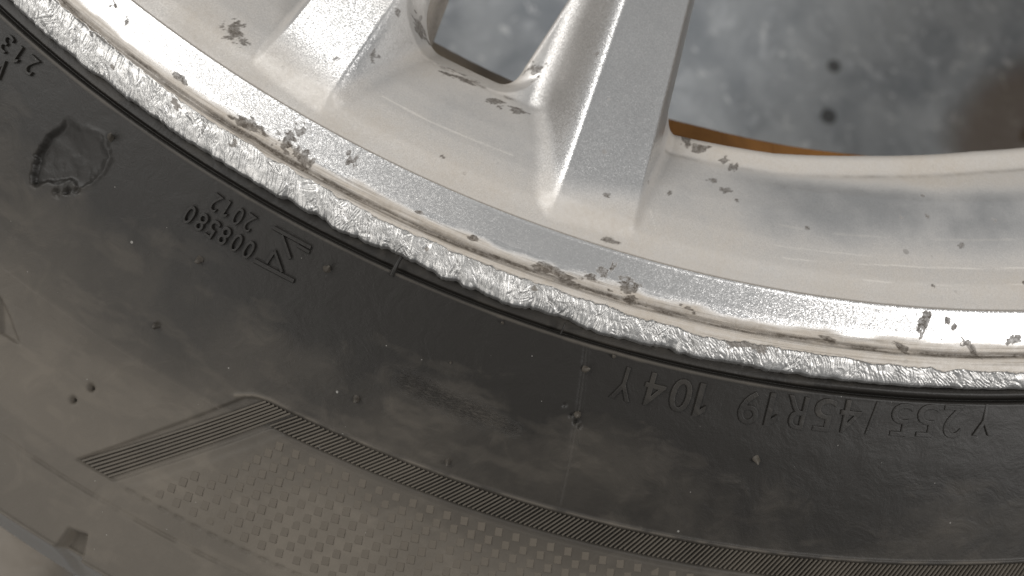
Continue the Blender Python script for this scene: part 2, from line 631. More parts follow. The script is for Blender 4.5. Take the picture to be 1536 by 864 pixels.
fc_h = hf[F].mean(1); fc_r = rf[F].mean(1); fc_x = xf[F].mean(1); fc_y = yf[F].mean(1)
fc_t = np.degrees(np.arctan2(fc_y, fc_x))
fc_s = (fc_t - TH0 + 36) % 72 - 36
fc_p = np.floor((fc_t - TH0 + 36) / 72).astype(int) % 5
is_spoke = (fc_h > .5) & (fc_r > 95)
rim = obj('alloy_rim', submesh('alloy_rim', V, F, ~is_spoke, AT, UV, NRM), PAINT, wheel)

# boundary walls of the openings: each belongs to the same piece as its neighbour face
edges = np.concatenate([F[:, [0, 1]], F[:, [1, 2]], F[:, [2, 3]], F[:, [3, 0]]])
eface = np.tile(np.arange(len(F)), 4)
key = np.sort(edges, 1); kid = key[:, 0].astype(np.int64) * len(V) + key[:, 1]
u, idx, cnt = np.unique(kid, return_index=True, return_counts=True)
bidx = idx[cnt == 1]
be = edges[bidx]; bf = eface[bidx]
ok = snap[be].all(1); be = be[ok]; bf = bf[ok]


def skirt(name, sel, parent):
    e_ = be[sel]
    if len(e_) == 0:
        return
    used, inv = np.unique(e_, return_inverse=True); inv = inv.reshape(-1, 2)
    n = len(used); base = V[used]
    rings = [base + [0, 0, dz] for dz in (0.0, -1.0, -5, -12, -20)]
    VV = np.concatenate(rings)
    FF = np.concatenate([np.stack([inv[:, 1] + n * k, inv[:, 0] + n * k, inv[:, 0] + n * (k + 1), inv[:, 1] + n * (k + 1)], 1) for k in range(4)])
    at = {'dust': np.full(len(VV), .92), 'grime': .30 + .35 * sstep(.45, .7, fbm(VV[:, 0] / 4 + VV[:, 1] / 5, VV[:, 2] / 3, 91)), 'scratch': np.zeros(len(VV))}
    obj(name, raw_mesh(name, VV, FF, at, polar_uv(np.hypot(VV[:, 0], VV[:, 1]), np.degrees(np.arctan2(VV[:, 1], VV[:, 0])))), PAINT, parent)


for pi in range(5):
    for side in (-1, 1):
        sel = is_spoke & (fc_p == pi) & (np.sign(fc_s) == side)
        if sel.any():
            obj('spoke', submesh('spoke', V, F, sel, AT, UV, NRM), PAINT, rim)
skirt('window_edge', np.ones(len(be), bool), rim)

# ---- rim lip: ramp, groove and flange; the flange's edge is ground away by kerbs
L_PTS = [(245.9, 3.55), (246.3, 3.55), (250.2, 1.75), (251.5, 1.30), (252.7, 1.02), (253.15, .25), (253.5, .30), (253.9, 1.0), (254.6, 1.12),
         (256, .75), (257.5, 0.1), (258.6, -.6), (259.0, -1.0)]
rtop = np.arange(245.9, 259.01, 0.105)
under = [(259.15, -1.7), (259.1, -2.6), (258.6, -3.5), (257.4, -4.4), (255.5, -6.5)]
tl = theta_list(0.027, 0.8)
nrow = len(rtop) + len(under)
RR, TT = np.meshgrid(np.arange(nrow), tl, indexing='ij')
Rl = np.concatenate([rtop, [u_[0] for u_ in under]])
Zl = np.concatenate([smooth_interp(rtop, L_PTS, .09), [u_[1] for u_ in under]])
R_ = np.repeat(Rl[:, None], len(tl), 1); Z_ = np.repeat(Zl[:, None], len(tl), 1)
top = RR < len(rtop)
S_ = (TT + 90) * RAD * 257.0           # arc length mm
# inner limit of the scraped zone
rin = np.interp(TT, [-113, -108.3, -105.5, -102.2, -99, -96.5, -91.5, -86, -81.7, -80.2, -78, -75, -72.6, -68.8, -60],
                [253.6, 253.7, 254.0, 254.4, 254.5, 254.7, 254.8, 255.0, 255.6, 255.4, 255.3, 255.7, 255.9, 256.2, 256.4])
rin = rin + 1.0 * (fbm(S_ / 3.2, 0 * S_, 11, 4) - .5) + .5 * (fbm(S_ / .9, R_ / 1.5, 12, 3) - .5)
span = sstep(-136, -126, TT) * sstep(-40, -50, TT)
mask = sstep(-.02, .12, (R_ - rin)) * span

# gouges: curved grooves cut across the band one after another
rng = np.random.default_rng(7)
H = np.zeros_like(R_)
fine = (tl >= -114) & (tl <= -61.4)
sf_ = S_[0, fine]; rtopv = rtop
i0r = np.searchsorted(rtop, 252.6)
Hs = np.zeros((len(rtop) - i0r, fine.sum()))
SS, QQ = np.meshgrid(sf_, rtop[i0r:])
# faceted plates torn in slanting flakes
def plates(SS, QQ, ca, cw, cl, seed):
    c, s = math.cos(ca), math.sin(ca)
    w1 = SS + .5 * (fbm(SS / 1.7, QQ / 1.7, seed + 5, 2) - .5); w2 = QQ + .5 * (fbm(SS / 1.7, QQ / 1.7, seed + 6, 2) - .5)
    u_ = (w1 * c + w2 * s) / cl; v_ = (-w1 * s + w2 * c) / cw
    iu, iv = np.floor(u_), np.floor(v_)
    best = np.full(SS.shape, 1e9); out = np.zeros_like(SS)
    for a in (-1, 0, 1):
        for b in (-1, 0, 1):
            ju, jv = iu + a, iv + b
            pu = ju + _hash(ju, jv, seed); pv = jv + _hash(ju, jv, seed + 1)
            d = (u_ - pu) ** 2 + (v_ - pv) ** 2
            h = (_hash(ju, jv, seed + 2) - .5) + (u_ - pu) * (_hash(ju, jv, seed + 3) - .5) * 1.4 + (v_ - pv) * (_hash(ju, jv, seed + 4) - .35) * 1.7
            m = d < best
            best = np.where(m, d, best); out = np.where(m, h, out)
    return out


Hs += .085 * plates(SS, QQ, 1.05, 1.2, 3.8, 100)
Hs += .22 * (fbm(SS / 3.5, QQ / 1.6, 103, 3) - .5)
# combs of fine parallel cuts, each comb with its own slant and bend
for k in range(380):
    s0 = rng.uniform(sf_[0], sf_[-1]); q0 = rng.uniform(254.8, 258.8)
    tt = (s0 - sf_[0]) / (sf_[-1] - sf_[0])
    ang = 1.05 + .28 * math.sin(s0 / 8.0) + rng.normal(0, .16) - .40 * max(0, tt - .6) / .4
    if rng.random() < .14: ang += rng.uniform(.6, 1.5)
    bend = rng.normal(.10, .07)
    nc = rng.integers(3, 9); gapc = rng.uniform(.26, .44)
    ln = rng.uniform(1.0, 2.6)
    j0 = np.searchsorted(sf_, s0 - 4.5); j1 = np.searchsorted(sf_, s0 + 4.5)
    ds = SS[:, j0:j1] - s0; dq = QQ[:, j0:j1] - q0
    c, sn = math.cos(ang), math.sin(ang)
    a = ds * c + dq * sn; b = -ds * sn + dq * c - bend * a * a
    for m in range(nc):
        bm = (m - nc / 2) * gapc * rng.uniform(.9, 1.1); am = rng.normal(0, .35); lm = ln * rng.uniform(.6, 1.1)
        wd = rng.uniform(.08, .16); dp = rng.uniform(.04, .13)
        prof = np.exp(-((b - bm) / wd) ** 2) - .6 * np.exp(-((b - bm - 1.6 * wd) / (.7 * wd)) ** 2)
        Hs[:, j0:j1] -= dp * prof * sstep(1.0, .55, np.abs(a - am) / lm)
# a few deep single tears
for k in range(70):
    s0 = rng.uniform(sf_[0], sf_[-1]); q0 = rng.uniform(254.6, 258.6)
    ang = 1.0 + rng.normal(0, .5); ln = rng.uniform(.8, 2.2); wd = rng.uniform(.16, .34); dp = rng.uniform(.10, .26)
    j0 = np.searchsorted(sf_, s0 - 3); j1 = np.searchsorted(sf_, s0 + 3)
    ds = SS[:, j0:j1] - s0; dq = QQ[:, j0:j1] - q0
    c, sn = math.cos(ang), math.sin(ang)
    a = ds * c + dq * sn; b = -ds * sn + dq * c - .12 * a * a
    prof = np.exp(-(b / wd) ** 2) - .5 * np.exp(-((b - 1.6 * wd) / (.5 * wd)) ** 2)
    Hs[:, j0:j1] -= dp * prof * sstep(1.0, .6, np.abs(a) / ln)
Hs += .05 * (fbm(SS / .5, QQ / .5, 31, 3) - .5)
H[i0r:len(rtop), :][:, fine] = Hs
tow = np.clip((R_ - 256.2) / 2.6, 0, 1)
lump = .9 * (fbm(S_ / 2.6, 0 * S_, 61, 4) - .5) + .35 * (fbm(S_ / .8, 0 * S_, 62, 3) - .5)
lump = lump + .42 * np.tanh(9 * (fbm(S_ / 4.5, 0 * S_, 63, 3) - .52)) * sstep(-101, -97, TT) * sstep(-80, -84, TT)
lump = lump * (1 - .55 * sstep(-79, -74, TT)) - .12
Z2 = Z_ + mask * (H * np.where(top, 1, 0) - .28)
Z2 = Z2 + mask * tow * .25 * lump
R2 = R_ + mask * tow * lump * span
# torn lip standing up where the gouging stopped
burr = np.exp(-((R_ - rin - .02) / .10) ** 2) * span * sstep(.45, .7, fbm(S_ / 1.2, 0 * S_, 14, 3))
Z2 = Z2 + .16 * burr
X = R2 * np.cos(TT * RAD); Y = R2 * np.sin(TT * RAD)
V = np.stack([X, Y, Z2 + FACE], -1).reshape(-1, 3)
F = grid_faces(nrow, len(tl))
rf, tf, mf = R_.ravel(), TT.ravel(), mask.ravel()
xf, yf = X.ravel(), Y.ravel()
sfl = S_.ravel()
n_ = fbm(sfl / 7, rf / 2.2, 33, 4)
dust = .07 + .82 * sstep(250.7, 252.0, rf + 1.8 * (n_ - .5))
dust = dust + .20 * (fbm(sfl / 3, rf / .7, 35, 4) - .45) * sstep(249.5, 251, rf)
dust = dust + .35 * (fbm(sfl / 14, rf / .22, 36, 3) - .5) * sstep(249.8, 251, rf)
dust = np.clip(dust, .02, .95)
grime = np.zeros_like(rf)
G = [(250.97, -99.7, 2.3, .57, 1.5, 2.9), (251.5, -98.85, 1.7, .52, 1.3, 2.9), (251.5, -101.4, 1.7, .58, 2.8, 2.9), (248.2, -99.4, 1.6, .70, 1.4, 2.5),
     (248.43, -97.15, .75, .34, 1.6, 1.1), (248.9, -96.9, .7, .6, 1.2, 1.1), (247.6, -97.3, .4, .4, 1, 0), (249.69, -86.27, .8, .42, 1.3, .2), (248.4, -85.96, .7, .42, 1.8, 1.6),
     (250.9, -85.2, 1.8, .60, 2.2, .1), (252.1, -88.1, 1.3, .5, 4.0, .03), (250.8, -86.6, .9, .5, 2, .3), (252.6, -84.9, .9, .48, 2.5, .1), (248.36, -73.18, 1.0, .18, 1.9, -1.277),
     (247.6, -72.2, .7, .5, 1.0, 0.3), (248.6, -71.9, .5, .5, 1, 0), (250.76, -71.26, .8, .45, 1.2, .8), (250.64, -69.15, .9, .45, 1.6, .5), (250.9, -72.3, .4, .4, 1, 0),
     (248.7, -68.6, .35, .3, 1, 0), (248.1, -108.4, 1.1, .66, 1.2, 1.2), (249.0, -107.6, .8, .62, 1.2, 1.2), (251.3, -104.6, .7, .5, 2, 2.8), (251.9, -82.6, .7, .5, 2.5, .2),
     (252.3, -71.0, .8, .5, 3, -.4), (252.4, -74.0, .8, .55, 3, .0), (251.0, -93.8, .5, .4, 2, .2), (251.8, -91.6, .5, .45, 3, .1), (252.5, -77, .8, .55, 4, .1)]
for i, (r_, t_, rad, thr, st, an) in enumerate(G):
    cx, cy = pol(r_, t_)
    grime = np.maximum(grime, blot(xf, yf, cx, cy, rad, 140 + i, thr, st, an, 1.5))
# dirt caked in patches along the groove, and grease where the scrape starts
gl = sstep(.75, .15, np.abs(rf - 253.3 - .9 * (fbm(sfl / 9, 0 * sfl, 41, 3) - .5)))
grime = np.maximum(grime, gl * (.45 + .55 * sstep(.36, .60, fbm(sfl / 6, rf / .5, 43, 4))) * (1 - mf))
grime = np.maximum(grime, .45 * sstep(1.3, .2, np.abs(rf - 252.9)) * sstep(.42, .62, fbm(sfl / 11, rf / 1.1, 44, 4)) * (1 - mf))
gs = np.zeros_like(rf)
for i, (r_, t_, rad, thr, st) in enumerate([(255.7, -80.4, 1.3, .55, 2.6), (255.9, -79.4, 1.0, .55, 2.0), (256.2, -93.0, .7, .55, 1), (255.4, -104.2, .9, .6, 2), (256.0, -88.6, .6, .55, 1.4),
                                         (255.5, -101.4, .8, .6, 1.5), (255.2, -75.6, .9, .62, 3), (256.5, -107, .6, .6, 1.2), (255.9, -70.5, .7, .6, 2)]):
    cx, cy = pol(r_, t_)
    gs = np.maximum(gs, blot(xf, yf, cx, cy, rad, 240 + i, thr, st, t_ * RAD + math.pi / 2, 1.7))
grime = np.maximum(grime, .5 * sstep(.60, .72, fbm(sfl / 16, rf / .16, 46, 3)) * sstep(250.6, 251.4, rf) * (1 - mf))
grime = np.where(mf > .5, gs * .85, grime)
AT = {'dust': dust, 'grime': grime, 'scratch': np.zeros_like(rf)}
UV = polar_uv(rf, tf)
fm = mf[F].mean(1) > .5
obj('rim_lip', submesh('rim_lip', V, F, ~fm, AT, UV), PAINT, rim)
sc = obj('scraped_flange', submesh('scraped_flange', V, F, fm, AT, UV), SCRAPE, rim)
sc['label'] = 'raw gouged bright metal along the kerbed rim edge'

# step between lip and wall, barrel, back flange, hub
tl = np.arange(-180, 180, 0.6)
V, F = revolve([(245.5, 3.05), (245.7, 3.1), (245.92, 3.56)], tl)
V[:, 2] -= 0.006
z0 = np.zeros(len(V))
obj('lip_step', raw_mesh('lip_step', V, F, {'dust': z0 + .8, 'grime': z0 + .35, 'scratch': z0}, polar_uv(np.hypot(V[:, 0], V[:, 1]), np.degrees(np.arctan2(V[:, 1], V[:, 0])))), PAINT, rim)
V, F = revolve([(226, -14), (214, -24), (209, -29), (206.6, -34), (206.0, -40), (206.0, -68), (206, -76), (222, -86), (228, -110), (231, -190), (238, -200), (255, -208), (259, -216),
                (256, -218), (240, -212), (234, -200), (234, -110), (226, -90), (212, -80), (212, -38), (236, -12), (253, -7)], tl)
obj('barrel', raw_mesh('barrel', V, F), BARREL, rim)
# rusty stick-on balance weights inside the barrel
wt = np.linspace(0, 3.205, 8)
for k in range(5):
    P = []
    for a in wt:
        th = (-86.6 + k * 3.22 + a) * RAD
        for r_, z_ in ((207.5, -31.0), (203.6 + .45 * max(k + a / 3.2 - 1.6, 0), -32.2), (203.2 + .45 * max(k + a / 3.2 - 1.6, 0), -34.0), (203.2 + .45 * max(k + a / 3.2 - 1.6, 0), -50.0), (207.5, -52.0)):
            P.append((r_ * math.cos(th), r_ * math.sin(th), z_ + FACE))
    FF = [(i * 5 + q, i * 5 + q + 1, (i + 1) * 5 + q + 1, (i + 1) * 5 + q) for i in range(7) for q in range(4)]
    FF += [(0, 1, 2, 3), (35, 36, 37, 38)]
    obj('balance_weight', raw_mesh('balance_weight', np.array(P), np.array(FF), smooth=False), RUST, rim)
V, F = revolve([(60.5, -6.2), (56, -8), (36, -9), (34, -6), (30, -5.2), (1, -5)], tl)
z0 = np.zeros(len(V))
obj('hub_cap', raw_mesh('hub_cap', V, F[:, ::-1], {'dust': z0 + .3, 'grime': z0, 'scratch': z0}), PAINT, rim)

# ---- tyre
TP = [(240, -9), (255.0, -6.4), (257.6, -3.3), (260.0, -3.0), (260.75, -3.1), (261.0, -4.6), (261.35, -2.0), (261.8, -1.7), (262.4, -2.0), (266, -3.6), (272, -6.2), (280, -10),
      (290, -15), (300, -19.2), (315, -23.2), (331, -26), (332.2, -26.1), (332.6, -26.4), (333.4, -28.5), (336, -36), (344, -56), (350, -80), (352, -110)]
rl = np.concatenate([np.arange(252, 260, .4), np.arange(260, 263, .13), np.arange(263, 289.4, .26), np.arange(289.4, 296, .2), np.arange(296, 331, .3),
                     np.arange(331, 334.4, .2), [335, 336.5, 339, 343, 347, 350, 352]])
tl = theta_list(0.055, 0.8)
RR, TT = np.meshgrid(rl, tl, indexing='ij')
ARC = (TT + 90) * RAD * 290.0
Z = np.repeat(smooth_interp(rl, TP, .12)[:, None], len(tl), 1)
# moulded bead ridge runs out towards one side
fade = sstep(-80, -74.5, TT) * sstep(-50, -60, TT)
Z = Z + fade * 0.9 * np.exp(-((RR - 259.8) / 1.0) ** 2)
Z = Z + .16 * (fbm(ARC / 11, RR / 9, 51, 3) - .5)
Z = Z + .05 * (fbm(ARC / 2, RR / 2, 52, 4) - .5)
# local flat coordinates: along arc (mm at r) and radius
AR = (TT + 90) * RAD * RR
def ap(r, t): return ((t + 90) * RAD * r, r)
# sunk hatch band with a proud upper border
edge_r = 290.5
bandm = sstep(290.75, 290.95, RR) * sstep(294.75, 294.55, RR) * sstep(-96.3, -96.1, TT - 0 * RR)
arm = [ap(317.0, -101.15), ap(316.9, -99.70), ap(295.0, -95.75), ap(293.0, -95.0), ap(290.9, -95.0), ap(290.9, -96.45), ap(292.0, -97.0)]
sd = poly_sd(AR, RR, arm)
armm = sstep(.15, -.1, sd)
rec = np.maximum(bandm, armm)
Z = Z - .55 * rec
bord = np.exp(-((RR - 290.45) / .28) ** 2) * sstep(-96.4, -95.8, TT)
bord = np.maximum(bord, np.exp(-(polyline_d(AR, RR, [ap(292.6, -97.35), ap(291.0, -96.75), ap(290.4, -96.1), ap(290.4, -95.2)]) / .32) ** 2))
Z = Z + .30 * bord
# panel holding the weave stands a little proud; moulding lines
Z = Z + .22 * sstep(294.9, 295.1, RR) * sstep(316.9, 316.6, RR) * sstep(-99.4, -99.1, TT + (RR - 316.8) * .183)
dash = sstep(-.25, .15, np.sin(TT * 2 * math.pi / .62))
Z = Z - .45 * np.exp(-((RR - 316.9) / .22) ** 2) * dash * sstep(-99.6, -99.3, TT)
Z = Z - .55 * np.exp(-((RR - 320.9) / .24) ** 2) * sstep(-80, -88, TT) * (.5 + .65 * sstep(.40, .6, fbm(ARC / 5, 0 * ARC, 55)))
Z = Z + .35 * np.exp(-((RR - 332.1) / .3) ** 2)
# radial mould seam
seam = np.interp(RR, [261, 266.6, 273.3, 281.4, 289.8], [-86.07, -85.8, -85.53, -85.29, -85.1])
dseam = (TT - seam) * RAD * RR
Z = Z + (.08 * np.exp(-((dseam - .25) / .2) ** 2) - .14 * np.exp(-((dseam + .25) / .28) ** 2)) * sstep(290, 289, RR) * sstep(261.5, 263, RR)
# gouged pocket torn from the sidewall
pocket = [ap(281.1, -107.5), ap(276.3, -107.98), ap(271.95, -107.94), ap(267.5, -107.36), ap(266.9, -106.41), ap(266.7, -105.96), ap(268.9, -105.41), ap(272.0, -105.45),
          ap(274.5, -105.53), ap(277.9, -106.5)]
sd = poly_sd(AR, RR, pocket) + 2.2 * (fbm(ARC / 2.6, RR / 2.6, 57, 4) - .5)
dep = sstep(.15, -.9, sd)
u_ = np.clip((AR - ap(275, -108)[0]) / (ap(272, -105.4)[0] - ap(275, -108)[0]), 0, 1)
Z = Z - dep * sstep(265.5, 271.5, RR) * (1.6 - 1.15 * u_ + .35 * (fbm(ARC / 2.5, RR / 2.5, 58, 3) - .5)) + .22 * np.exp(-((sd - .2) / .35) ** 2) * sstep(.55, .8, u_)
pit = np.exp(-(polyline_d(AR, RR, [ap(276.5, -105.9), ap(279.2, -106.5)]) / .6) ** 2)
Z = Z - 1.0 * pit * sstep(.35, .65, fbm(ARC / .9, RR / .9, 59, 3))
# wedge-shaped mark and vent pits
wed = poly_sd(AR, RR, [ap(300.0, -106.6), ap(305.9, -105.7), ap(305.5, -104.85), ap(302.1, -105.8)])
Z = Z - .8 * sstep(.2, -.5, wed)
for r_, t_, w_, dp in ((304.6, -101.97, .55, 1.6), (308.2, -102.29, .5, 1.6), (274.7, -85.5, .4, 1.0), (275.4, -85.35, .32, .9), (274.0, -85.75, .25, .7), (272.6, -86.1, .3, .5)):
    Z = Z - dp * np.exp(-((AR - ap(r_, t_)[0]) ** 2 + (RR - r_) ** 2) / w_ ** 2)
# tread groove ending in a notch at the shoulder
nt_ = poly_sd(AR, RR, [ap(328.3, -100.15), ap(327.6, -99.6), ap(331, -99.35), ap(345, -99.2), ap(345, -100.4)])
Z = Z - 3.2 * sstep(.5, -.9, nt_)
for k in range(60):
    tc = -99.9 + 6.0 * (k + 1)
    if tc > -112 + 360 - 6: break
    Z = Z - 3.2 * sstep(.45, .30, np.abs((TT - tc + 180) % 360 - 180)) * sstep(328, 330, RR)
X = RR * np.cos(TT * RAD); Y = RR * np.sin(TT * RAD)
V = np.stack([X, Y, Z + FACE], -1).reshape(-1, 3)
ck = np.exp(-((polyline_d(AR, RR, [ap(277.7, -91.9), ap(278.1, -90.8), ap(278.6, -89.7), ap(278.6, -88.8)])) / 1.5) ** 2)
ck = np.maximum(ck, .7 * np.exp(-(polyline_d(AR, RR, [ap(278.5, -88.4), ap(279.2, -87.6)]) / 1.0) ** 2))
tdust_light = -.14 - .46 * sstep(286, 262, RR) - .12 * sstep(-88, -76, TT) * sstep(-50, -60, TT) + .62 * sstep(283, 314, RR) + .5 * sstep(.6, -.6, nt_)  # light falloff painted in: darker by the bead and one side, paler outward
tdust_light = tdust_light + .12 * sstep(.55, .75, fbm(ARC / 9, RR / 3, 66, 4)) - .22 * dep * sstep(265.5, 271.5, RR) + .6 * np.exp(-((RR - 262.0) / .35) ** 2) * (1 - fade) + .30 * sstep(257, 258, RR) * sstep(260.9, 260.6, RR) + .45 * bord * sstep(.3, .6, fbm(ARC / 4, RR / 2, 67, 3)) + .12 * sstep(295, 296, RR) * sstep(317, 316, RR)  # real dust patches, plus the bead ridge's lit line painted in as a pale band
AT = {'dust': tdust_light.ravel(), 'crack': ck.ravel()}
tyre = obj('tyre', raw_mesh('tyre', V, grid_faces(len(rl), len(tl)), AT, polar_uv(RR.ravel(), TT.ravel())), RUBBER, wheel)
tzr = TP


def tz(r, t=None):
    return float(np.interp(r, [p[0] for p in TP], [p[1] for p in TP]))


def tslope(r):
    return (tz(r + .8) - tz(r - .8)) / 1.6


tl2 = np.arange(-180, 180, 1.0)
V, F = revolve([(351.8, -108), (354, -120), (354, -190), (351, -208), (340, -219), (310, -224.6), (285, -222), (265, -214), (258, -208)], tl2)
z0 = np.zeros(len(V))
obj('tread', raw_mesh('tread', V, F, {'dust': z0, 'crack': z0}), RUBBER, tyre)


# ---- things moulded on the sidewall
def place(pts, r, t, rot=0.0, up=1.0):
    """pts (n,3): x to the reader's right, y outward, z off the surface; bent onto the sidewall at (r, theta)"""
    c, s = math.cos(rot), math.sin(rot)
    x = pts[:, 0] * c - pts[:, 1] * s; y = pts[:, 0] * s + pts[:, 1] * c
    rr = r + y
    th = t * RAD - x / rr
    z = np.interp(rr, [p[0] for p in TP], [p[1] for p in TP])
    sl = tslope(r); nn = math.hypot(sl, 1)
    rr2 = rr + pts[:, 2] * (-sl / nn); zz = z + pts[:, 2] / nn
    return np.stack([rr2 * np.cos(th), rr2 * np.sin(th), zz + FACE], -1)


glyphs = {}


def glyph(ch, w, h, depth, bev, bold):
    key = (ch, w, h)
    if key in glyphs: return glyphs[key]
    if ch == '1':
        pts = [(.24, 0), (.46, 0), (.46, 1), (.30, 1), (0, .80), (0, .62), (.24, .77)]
        co = np.array([((x - .25) * h * .75, (y - .5) * h, zz) for zz in (-.4, depth) for x, y in pts])
        n = len(pts)
        faces = [(n, n + 1, n + 5, n + 6), (n + 1, n + 2, n + 3, n + 5), (n + 3, n + 4, n + 5)] + [(i, (i + 1) % n, n + (i + 1) % n, n + i) for i in range(n)]
        faces[1] = (n + 1, n + 2, n + 3, n + 6); faces[0] = (n, n + 1, n + 6); faces[2] = (n + 3, n + 4, n + 5, n + 6)
        glyphs[key] = (co, faces)
        return glyphs[key]
    cu = bpy.data.curves.new('letter', 'FONT')
    cu.body = ch; cu.size = 1.0; cu.resolution_u = 4
    cu.offset = bold
    cu.extrude = .1; cu.bevel_depth = .02; cu.bevel_resolution = 1
    o = bpy.data.objects.new('tmp', cu)
    scene.collection.objects.link(o)
    bpy.context.view_layer.update()
    me = bpy.data.meshes.new_from_object(o.evaluated_get(bpy.context.evaluated_depsgraph_get()))
    co = np.zeros(len(me.vertices) * 3); me.vertices.foreach_get('co', co); co = co.reshape(-1, 3)
    faces = [tuple(p.vertices) for p in me.polygons]
    bpy.data.objects.remove(o); bpy.data.curves.remove(cu); bpy.data.meshes.remove(me)
    mn, mx = co.min(0), co.max(0)
    ce = (mn + mx) / 2
    sx = w / max(mx[0] - mn[0], 1e-6) if ch not in '1/' else h * .62 / (mx[1] - mn[1])
    sy = h / (mx[1] - mn[1])
    co = np.stack([(co[:, 0] - ce[0]) * sx, (co[:, 1] - ce[1]) * sy, (co[:, 2] - mn[2]) / (mx[2] - mn[2]) * (depth + .4) - .4], 1)
    glyphs[key] = (co, faces)
    return glyphs[key]


def letter(ch, r, t, w, h, depth=.42, rot=0.0, bold=0.0):
    co, faces = glyph(ch, w, h, depth, .1, bold)
    P = place(co, r, t, rot)
    me = bpy.data.meshes.new('letter')
    me.from_pydata([tuple(p * MM) for p in P], [], faces)
    obj('letter', me, RUB_LET, tyre)


for ch, (r, t) in zip('Y401' + '91R54/552Y', [(266.42, -84.25), (266.25, -83.07), (266.14, -82.06), (266.18, -81.26), (265.88, -79.4), (265.6, -78.54), (265.5, -77.63), (265.3, -76.52),
                                            (265.1, -75.5), (265.0, -74.65), (264.9, -73.51), (264.8, -72.48), (264.8, -71.46), (264.3, -70.17)]):
    letter(ch, r, t, 3.7, 5.7, .30 if t < -77 else .2, 0.0, -.012)
for ch, t in zip('008580', (-99.09, -99.61, -100.13, -100.63, -101.12, -101.64)):
    letter(ch, 269.3, t, 1.75, 3.3, .55, -.10, -.01)
for ch, t in zip('2012', (-99.51, -99.99, -100.49, -100.97)):
    letter(ch, 265.4, t, 1.65, 3.1, .50, -.10, -.015)
for ch, r, t in (('2', 264.8, -109.75), ('1', 264.9, -110.4), ('3', 264.7, -111.06), ('V', 268.6, -110.7)):
    letter(ch, r, t, 2.0, 3.2, .5, -.05, -.01)


def bar(name, p, q, w, h, mat, parent, seg=4, taper=1.0):
    """raised moulded stroke from p to q (r, theta)"""
    P = np.array(ap(*p)); Q = np.array(ap(*q))
    d = (Q - P) / np.linalg.norm(Q - P); nrm = np.array([-d[1], d[0]])
    vs = []
    for i in range(seg + 1):
        c = P + (Q - P) * i / seg
        ww = w * (1 + (taper - 1) * i / seg)
        for off, hh in ((-.5, -.5), (-.34, h), (.34, h), (.5, -.5)):
            a, r = c + nrm * off * ww
            th = a / r - math.pi / 2
            vs.append((r * math.cos(th) * MM, r * math.sin(th) * MM, (tz(r) + hh + FACE) * MM))
    fs = []
    for i in range(seg):
        for k in range(3):
            fs.append((i * 4 + k, (i + 1) * 4 + k, (i + 1) * 4 + k + 1, i * 4 + k + 1))
    fs += [(3, 2, 1, 0), tuple(seg * 4 + k for k in range(4))]
    me = bpy.data.meshes.new(name); me.from_pydata(vs, [], fs)
    return obj(name, me, mat, parent)


LOGO = [((264.2, -98.62), (264.2, -97.02), .8), ((264.6, -98.2), (267.4, -97.55), .7), ((264.9, -97.5), (265.0, -97.0), .7),
        ((270.5, -98.75), (270.4, -97.08), .9), ((267.4, -98.22), (270.0, -97.62), .7), ((267.5, -98.2), (269.9, -98.28), .7)]
for p, q, w in LOGO:
    bar('emblem_stroke', p, q, w, .5, RUB_LET, tyre)

# hatch ribs in the sunk band; their slant steepens along the band
for k in range(179):
    t = -95.78 + .1755 * k
    lean = float(np.interp(t, [-95.7, -90.7, -82, -64], [.205, .205, .143, .11]))
    rib_w = .37 + .04 * math.sin(k * 12.9)
    bar('rib', (294.62, t), (290.95, t + 3.67 * lean), rib_w, -.04 + .04 * math.sin(k * 7.7), RUB_RIB, tyre, 2)
for k in range(7):
    f = (k + .5) / 7
    p = (316.7, -101.05 + f * 1.18)
    q = (291.0, p[1] + 4.70 - .05 * f)
    bar('long_rib', p, q, .46, -.05, RUB_RIB, tyre, 8)

# woven panel: small raised tiles in a chequer
tile_co = []
w_, l_ = 1.66, 1.98
for zz, k in ((-.25, 1.04), (.09, .74)):
    for sx, sy in ((-1, -1), (1, -1), (1, 1), (-1, 1)):
        tile_co.append((sx * w_ * .5 * k, sy * l_ * .5 * k, zz + (.035 * sy - .02 * sx if zz > 0 else 0)))
tile_f = [(4, 5, 6, 7), (0, 1, 5, 4), (1, 2, 6, 5), (2, 3, 7, 6), (3, 0, 4, 7)]
tile_me = bpy.data.meshes.new('weave_tile')
tile_me.from_pydata([tuple(c * MM for c in v) for v in tile_co], [], tile_f)
spots = []
for row in range(10):
    r = 297.2 + row * 1.94
    lo = -99.2 + (316.8 - r) * .183 + .35
    pitch = 3.3 / 297 / RAD
    n = int((-66 - lo) / pitch)
    base = -99.0
    for k in range(-4, 160):
        t = base + pitch * (k + .5 * (row % 2)) + row * .06
        if t < lo or t > -72: continue
        spots.append((r, t))
